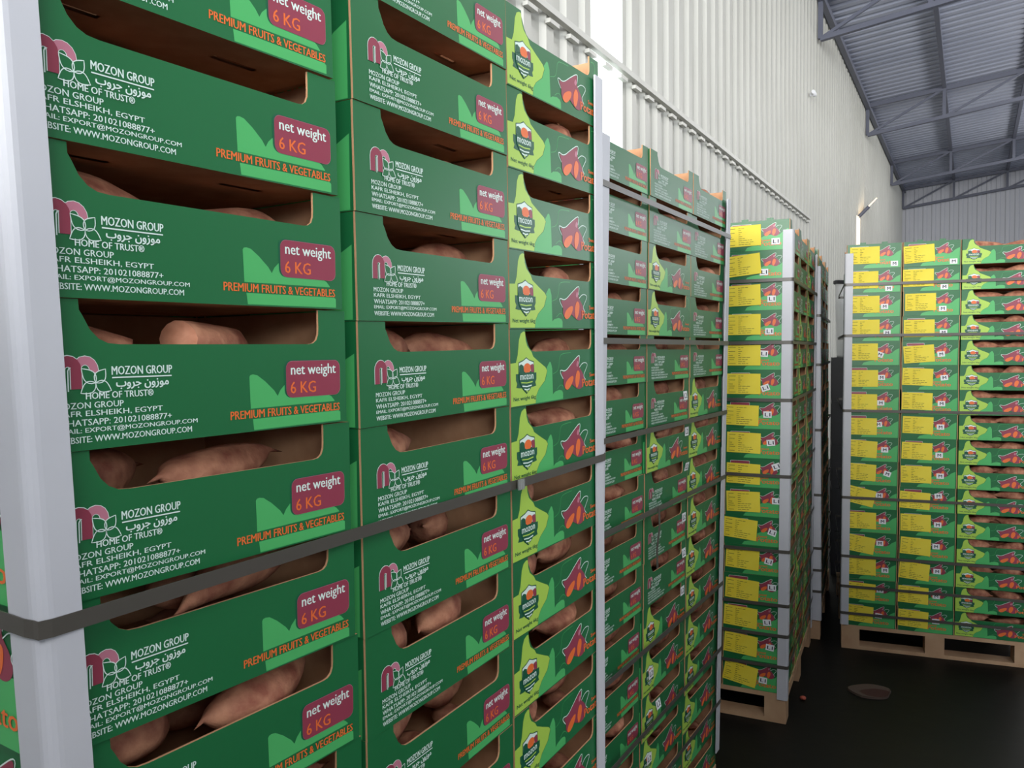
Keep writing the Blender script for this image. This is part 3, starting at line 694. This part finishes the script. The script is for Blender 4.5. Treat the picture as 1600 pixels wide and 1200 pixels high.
for z, w in ((2.232, 'topmost'), (1.820, 'second highest'), (1.551, 'third highest'), (1.297, 'fourth highest'), (.875, 'third lowest'), (.613, 'second lowest'), (.400, 'lowest')):
    o = strap(P2.loop(z, 1.214, 1.0, .0095), '%s dark strap around the second stack' % w)
    if abs(z - 1.297) < .001:
        bm = bmesh.new(); T = [P2.pt(.47, -.0125, 1.30), P2.pt(.475, -.0135, 1.24), P2.pt(.458, -.0125, 1.17), P2.pt(.462, -.0135, 1.11)]
        for k in range(3): beam(bm, T[k], T[k + 1], .015, .0012, up=P2.v)
        link('loose_end', to_mesh('loose_end', bm, [M['strap']]), o)

# third stack (L1 stickers)
P3 = Stack(1.2943, 3.7631, 1.121, .0062, -.0078)
pallet(1.296, 3.762, 1.121, 'wooden pallet under the third stack')
L1S = [(.78, .72, 0), (.60, .72, 0), (.72, .62, 0), (.68, .70, 0), (.62, .45, .06), (.64, .60, -.35), (.68, .50, 0), (.73, .45, -.1), (.82, .25, -.4), (.82, .42, 0), (.78, .50, .3), (.72, .50, .2), (.78, .38, 0), (.72, .60, -.1), (.76, .45, .1), (.66, .62, .1)]
def add_labels(o, k, txt, sp, w=BW, lx=None, rot=None):
    lab = link('paper_label', R.choice(LABELS), o)
    lab.location = (-BL / 2 - .0032, BW / 2 - BW * (lx if lx is not None else R.uniform(.275, .31)), Z(R.choice((.44, .46, .47, .48, .50, .54)))); lab.rotation_euler = (rot if rot is not None else R.uniform(-.07, .09), 0, 0)
    s = link('size_sticker', STICK[txt], o)
    s.location = (-BL / 2 - .0024, BW / 2 - BW * sp[0], Z(sp[1])); s.rotation_euler = (sp[2], 0, 0)
LR = [-.02, -.09, -.03, 0, 0, .0, .02, .02, .02, -.02, .08, .05, .05, .05, .07, .17]
for c in range(3):
    for j in range(16):
        Mx = P3.at(.2 + .4 * c, .15, j)
        d = 'A' if (c == 0 or (c == 1 and j in (15, 14, 13, 9, 6, 4)) or (c == 2 and j in (9,))) else 'S'
        o = carton(Mx, d, j, N3, ['near', 'middle', 'far'][c] + ' column', extra='L1' if c == 0 else None, open_back=(j == 15), end_tabs=(j == 15))
        potatoes(Mx, rand_spots(1), j, N3, ['near', 'middle', 'far'][c] + ' column', heap_in(Mx, 3))
        if c == 0: add_labels(o, j, 'L1', L1S[15 - j], rot=LR[15 - j])
for j in range(16):
    carton(P3.at(.2, .4515, j, 0, False), 'A', j, N3, 'inner column')
    carton(P3.at(.15, .802, j, -UR, False), 'A', j, N3, 'wall side column')
corner_board([P3.pt(-.008, -.008, z) for z in (.118, 1.2, 2.352)], P3.u, P3.v, .045, .048, 'white corner board at the near corner of the third stack')
corner_board([P3.pt(1.212, -.008, z) for z in (.10, 1.2, 2.36)], -P3.u, P3.v, .05, .05, 'white corner board at the far edge of the third stack')
for z, w in ((2.121, 'topmost'), (1.827, 'second highest'), (1.555, 'third highest'), (1.194, 'fourth highest'), (.835, 'fifth highest'), (.575, 'third lowest'), (.428, 'second lowest'), (.278, 'lowest')):
    strap(P3.loop(z, 1.204, 1.0, .0095), '%s dark strap around the third stack' % w)

# fourth stack, mostly behind the third
P4 = Stack(1.8902, 4.8783, 1.150, -.0055, .0071)
pallet(1.89, 4.88, 1.150, 'wooden pallet under the fourth stack')
for c in range(3):
    for j in range(16):
        Mx = P4.at(.2 + .4 * c, .15, j)
        d = 'A' if (j + c) % 3 else 'S'
        carton(Mx, d, j, N4, ['near', 'middle', 'far'][c] + ' column', open_back=(j == 15)); 
        heap_in(Mx, 3)
corner_board([P4.pt(-.008, -.008, z) for z in (.122, 1.2, 2.30)], P4.u, P4.v, .04, .058, 'white corner board at the near corner of the fourth stack')
for z, w in ((2.0, 'topmost'), (1.70, 'second highest'), (1.30, 'third highest'), (.90, 'fourth highest'), (.57, 'third lowest'), (.434, 'second lowest'), (.302, 'lowest')):
    strap(P4.loop(z, 1.204, 1.0, .0095), '%s dark strap around the fourth stack' % w)

# stack across the aisle (M stickers)
P5 = Stack(1.9671, 4.7486, -.3608, .0004, -.0118)
_p = P5.pt(1.0, 0, 0); pallet(_p.x, _p.y, -.3608 + UR, 'wooden pallet under the far right stack')
MS1 = [(.86, .84, 0), (.77, .85, 0), (.70, .58, 0), (.75, .66, 0), (.63, .55, .4), (.66, .5, 0), (.66, .55, 0), (.62, .45, -.1), (.74, .5, 0), (.80, .5, .3), (.66, .42, 0), (.72, .5, 0), (.68, .42, 0), (.78, .55, 0), (.70, .4, 0), (.68, .5, .1)]
MS2 = [(.87, .85, 0), (.72, .85, 0), (.69, .72, 0), (.72, .68, 0), (.69, .55, -.1), (.75, .5, -.1), (.70, .55, 0), (.70, .5, 0), (.69, .65, 0), (.71, .5, 0), (.69, .32, -.1), (.68, .5, 0), (.66, .4, 0), (.69, .42, 0), (.69, .45, 0), (.68, .5, 0)]
RR = [0, .0, 0, 0, 0, 0, 0, 0, .06, .05, .22, 0, .15, 0, .05, .05], [-.06, 0, 0, 0, -.07, .04, .03, .03, .03, 0, .05, 0, .05, .08, .03, .05]
for c in range(2):
    for j in range(16):
        Mx = P5.at(.15 + .3 * c, .2, j, UR)
        o = carton(Mx, 'S', j, N5, ['left', 'middle'][c] + ' column', extra='M', open_back=(j == 15), end_tabs=(j == 15))
        add_labels(o, j, 'M', (MS1, MS2)[c][15 - j], rot=RR[c][15 - j], lx=(.33, .285)[c] + R.uniform(-.02, .02))
for t in (1, 2):
    for j in range(16):
        carton(P5.at(.20, .2 + .4025 * t, j, UR, False), 'S', j, N5, ['inner', 'rear'][t - 1] + ' left column')
for j in range(16):
    Mx = P5.at(.80, .15, j)
    carton(Mx, 'S', j, N5, 'right column', open_back=(j == 15))
    lo = heap_in(Mx, 5)
    sp = rand_spots(3)
    if j == 15: sp = [(p[0], p[1], p[2], p[3] + .012, p[4] * .4, p[5]) for p in sp]
    potatoes(Mx, sp, j, N5, 'right column', lo)
corner_board([P5.pt(-.008, -.008, z) for z in (.145, 1.2, 2.352)], P5.u, P5.v, .046, .05, 'white corner board at the left edge of the far right stack')
for z, w in ((2.170, 'topmost'), (1.872, 'second highest'), (1.430, 'third highest'), (.914, 'fourth highest'), (.562, 'third lowest'), (.380, 'second lowest'), (.218, 'lowest')):
    strap(P5.loop(z, 1.0, 1.2, .0095), '%s dark strap around the far right stack' % w)

hp = link('sweet_potatoes', to_mesh('sweet_potatoes', heap, [M['skin']], smooth=True))
tag(hp, 'brown sweet potatoes heaped in the cartons beneath the topmost ones', 'sweet potatoes', kind='stuff')

# ------------------------------------------------------------------ behind the aisle: dark crates with a white tub on top
def crate_mesh():
    bm = bmesh.new(); L, W, Hh, t = .56, .40, .345, .012
    box(bm, (-L / 2, -W / 2, 0), (L / 2, W / 2, .012))
    for s in (-1, 1):
        box(bm, (-L / 2, s * W / 2 - t / 4, .01), (L / 2, s * W / 2 + t / 4, Hh - .01)); box(bm, (s * L / 2 - t / 4, -W / 2, .01), (s * L / 2 + t / 4, W / 2, Hh - .01))
        for k in range(3):
            z0 = .012 + k * .118
            box(bm, (-L / 2, s * W / 2 - t / 2, z0), (L / 2, s * W / 2 + t / 2, z0 + .075)); box(bm, (s * L / 2 - t / 2, -W / 2, z0), (s * L / 2 + t / 2, W / 2, z0 + .075))
        for x in (-L / 2, -.14, 0, .14, L / 2): box(bm, (x - .014, s * W / 2 - t, 0), (x + .014, s * W / 2 + t, Hh))
        for y in (-W / 2, 0, W / 2): box(bm, (s * L / 2 - t, y - .014, 0), (s * L / 2 + t, y + .014, Hh))
    box(bm, (-L / 2 - .012, -W / 2 - .012, Hh - .03), (L / 2 + .012, -W / 2 + .008, Hh)); box(bm, (-L / 2 - .012, W / 2 - .008, Hh - .03), (L / 2 + .012, W / 2 + .012, Hh))
    box(bm, (-L / 2 - .012, -W / 2, Hh - .03), (-L / 2 + .008, W / 2, Hh)); box(bm, (L / 2 - .008, -W / 2, Hh - .03), (L / 2 + .012, W / 2, Hh))
    return to_mesh('plastic_crate', bm, [M['plastic']])
CR = crate_mesh(); CX = Vector((2.88, 6.42, 0))
for k in range(5):
    o = link('plastic_crate', CR); o.location = CX + UP * (k * .3455); o.rotation_euler = (0, 0, -.36)
    tag(o, 'black plastic crate, %s of the dark pile under the white tub' % ['bottom one', 'second from bottom', 'middle one', 'second from top', 'top one'][k], 'crate', 'black crates under the white tub')
bm = bmesh.new(); n = 28; rx, ry, hh = .27, .22, .56; rg = []
for q, (sc, z) in enumerate(((.94, 0), (.95, .02), (1.0, hh), (1.0, hh + .012), (.955, hh + .012), (.95, hh - .02), (.90, .03))):
    rg.append([bm.verts.new((rx * sc * math.cos(2 * math.pi * k / n), ry * sc * math.sin(2 * math.pi * k / n), z - (.05 * math.cos(2 * math.pi * k / n) if z > .3 else 0))) for k in range(n)])
for a, b in zip(rg, rg[1:]):
    for k in range(n): bm.faces.new((a[k], a[(k + 1) % n], b[(k + 1) % n], b[k]))
bm.faces.new(rg[0][::-1]); bm.faces.new(rg[-1])
tub = link('plastic_tub', to_mesh('plastic_tub', bm, [M['tub']], smooth=True)); tub.location = CX + UP * (5 * .3455 + .001); tub.rotation_euler = (0, 0, -.36)
tag(tub, 'white plastic tub with black rim on the dark crates', 'tub')
bm = bmesh.new(); pv = []
for k in range(n):
    t = 2 * math.pi * k / n; c = Vector((rx * 1.01 * math.cos(t), ry * 1.01 * math.sin(t), hh - .004 - .05 * math.cos(t)))
    pv.append([bm.verts.new(c + Vector((math.cos(t) * a, math.sin(t) * a, b))) for a, b in ((0, -.014), (.012, -.01), (.012, .012), (0, .018))])
for k in range(n):
    a, b = pv[k], pv[(k + 1) % n]
    for i in range(4): bm.faces.new((a[i], b[i], b[(i + 1) % 4], a[(i + 1) % 4]))
bmesh.ops.recalc_face_normals(bm, faces=bm.faces[:])
link('rim', to_mesh('rim', bm, [M['plastic']]), tub)

# ------------------------------------------------------------------ small things
fx = bpy.data.objects.new('security_light', None); COL.objects.link(fx); fx.location = hall(11.87, B0 + .005, 5.34); fx.rotation_euler = (0, 0, HY); fx.scale = (.42, .42, .42)
tag(fx, 'small white twin head fixture high on the corrugated left wall', 'light')
bm = bmesh.new(); cyl(bm, (0, 0, 0), (0, -.05, 0), .06, 14); link('base', to_mesh('base', bm, [M['paper']]), fx)
for s in (-1, 1):
    bm = bmesh.new(); cyl(bm, (s * .05, -.05, 0), (s * .16, -.14, .03), .035, 12, r2=.075); link('lamp_head', to_mesh('lamp_head', bm, [M['paper']]), fx)
bm = bmesh.new()
rim = []; core = []; low = []
for k in range(24):
    t = 2 * math.pi * k / 24; w = 1 + .06 * math.sin(3 * t) + .04 * math.sin(5 * t + 1)
    low.append(bm.verts.new((.105 * w * math.cos(t), .085 * w * math.sin(t), .001))); rim.append(bm.verts.new((.103 * w * math.cos(t), .083 * w * math.sin(t), .012))); core.append(bm.verts.new((.02 + .075 * w * math.cos(t), -.018 + .052 * w * math.sin(t), .006)))
for k in range(24):
    j = (k + 1) % 24
    bm.faces.new((low[k], low[j], rim[j], rim[k])).material_index = 1; bm.faces.new((rim[k], rim[j], core[j], core[k])).material_index = 1
bm.faces.new(core); bm.faces.new(low[::-1])
sc = link('floor_scrap', to_mesh('floor_scrap', bm, [M['scrap'], M['scrap_edge']])); sc.location = (1.858, 4.114, 0)
tag(sc, 'dull oval brown scrap with a pale rim lying on the dark floor', 'scrap')
bm = bmesh.new(); bmesh.ops.create_icosphere(bm, subdivisions=2, radius=.016)
for v in bm.verts: v.co.z = v.co.z * .7; v.co.x *= 1 + .15 * math.sin(v.co.y * 200)
sc = link('potato_peel', to_mesh('potato_peel', bm, [M['red']], True)); sc.location = (1.476, 4.029, .0112)
tag(sc, 'small red piece of peel on the floor beside the third stack', 'scrap')
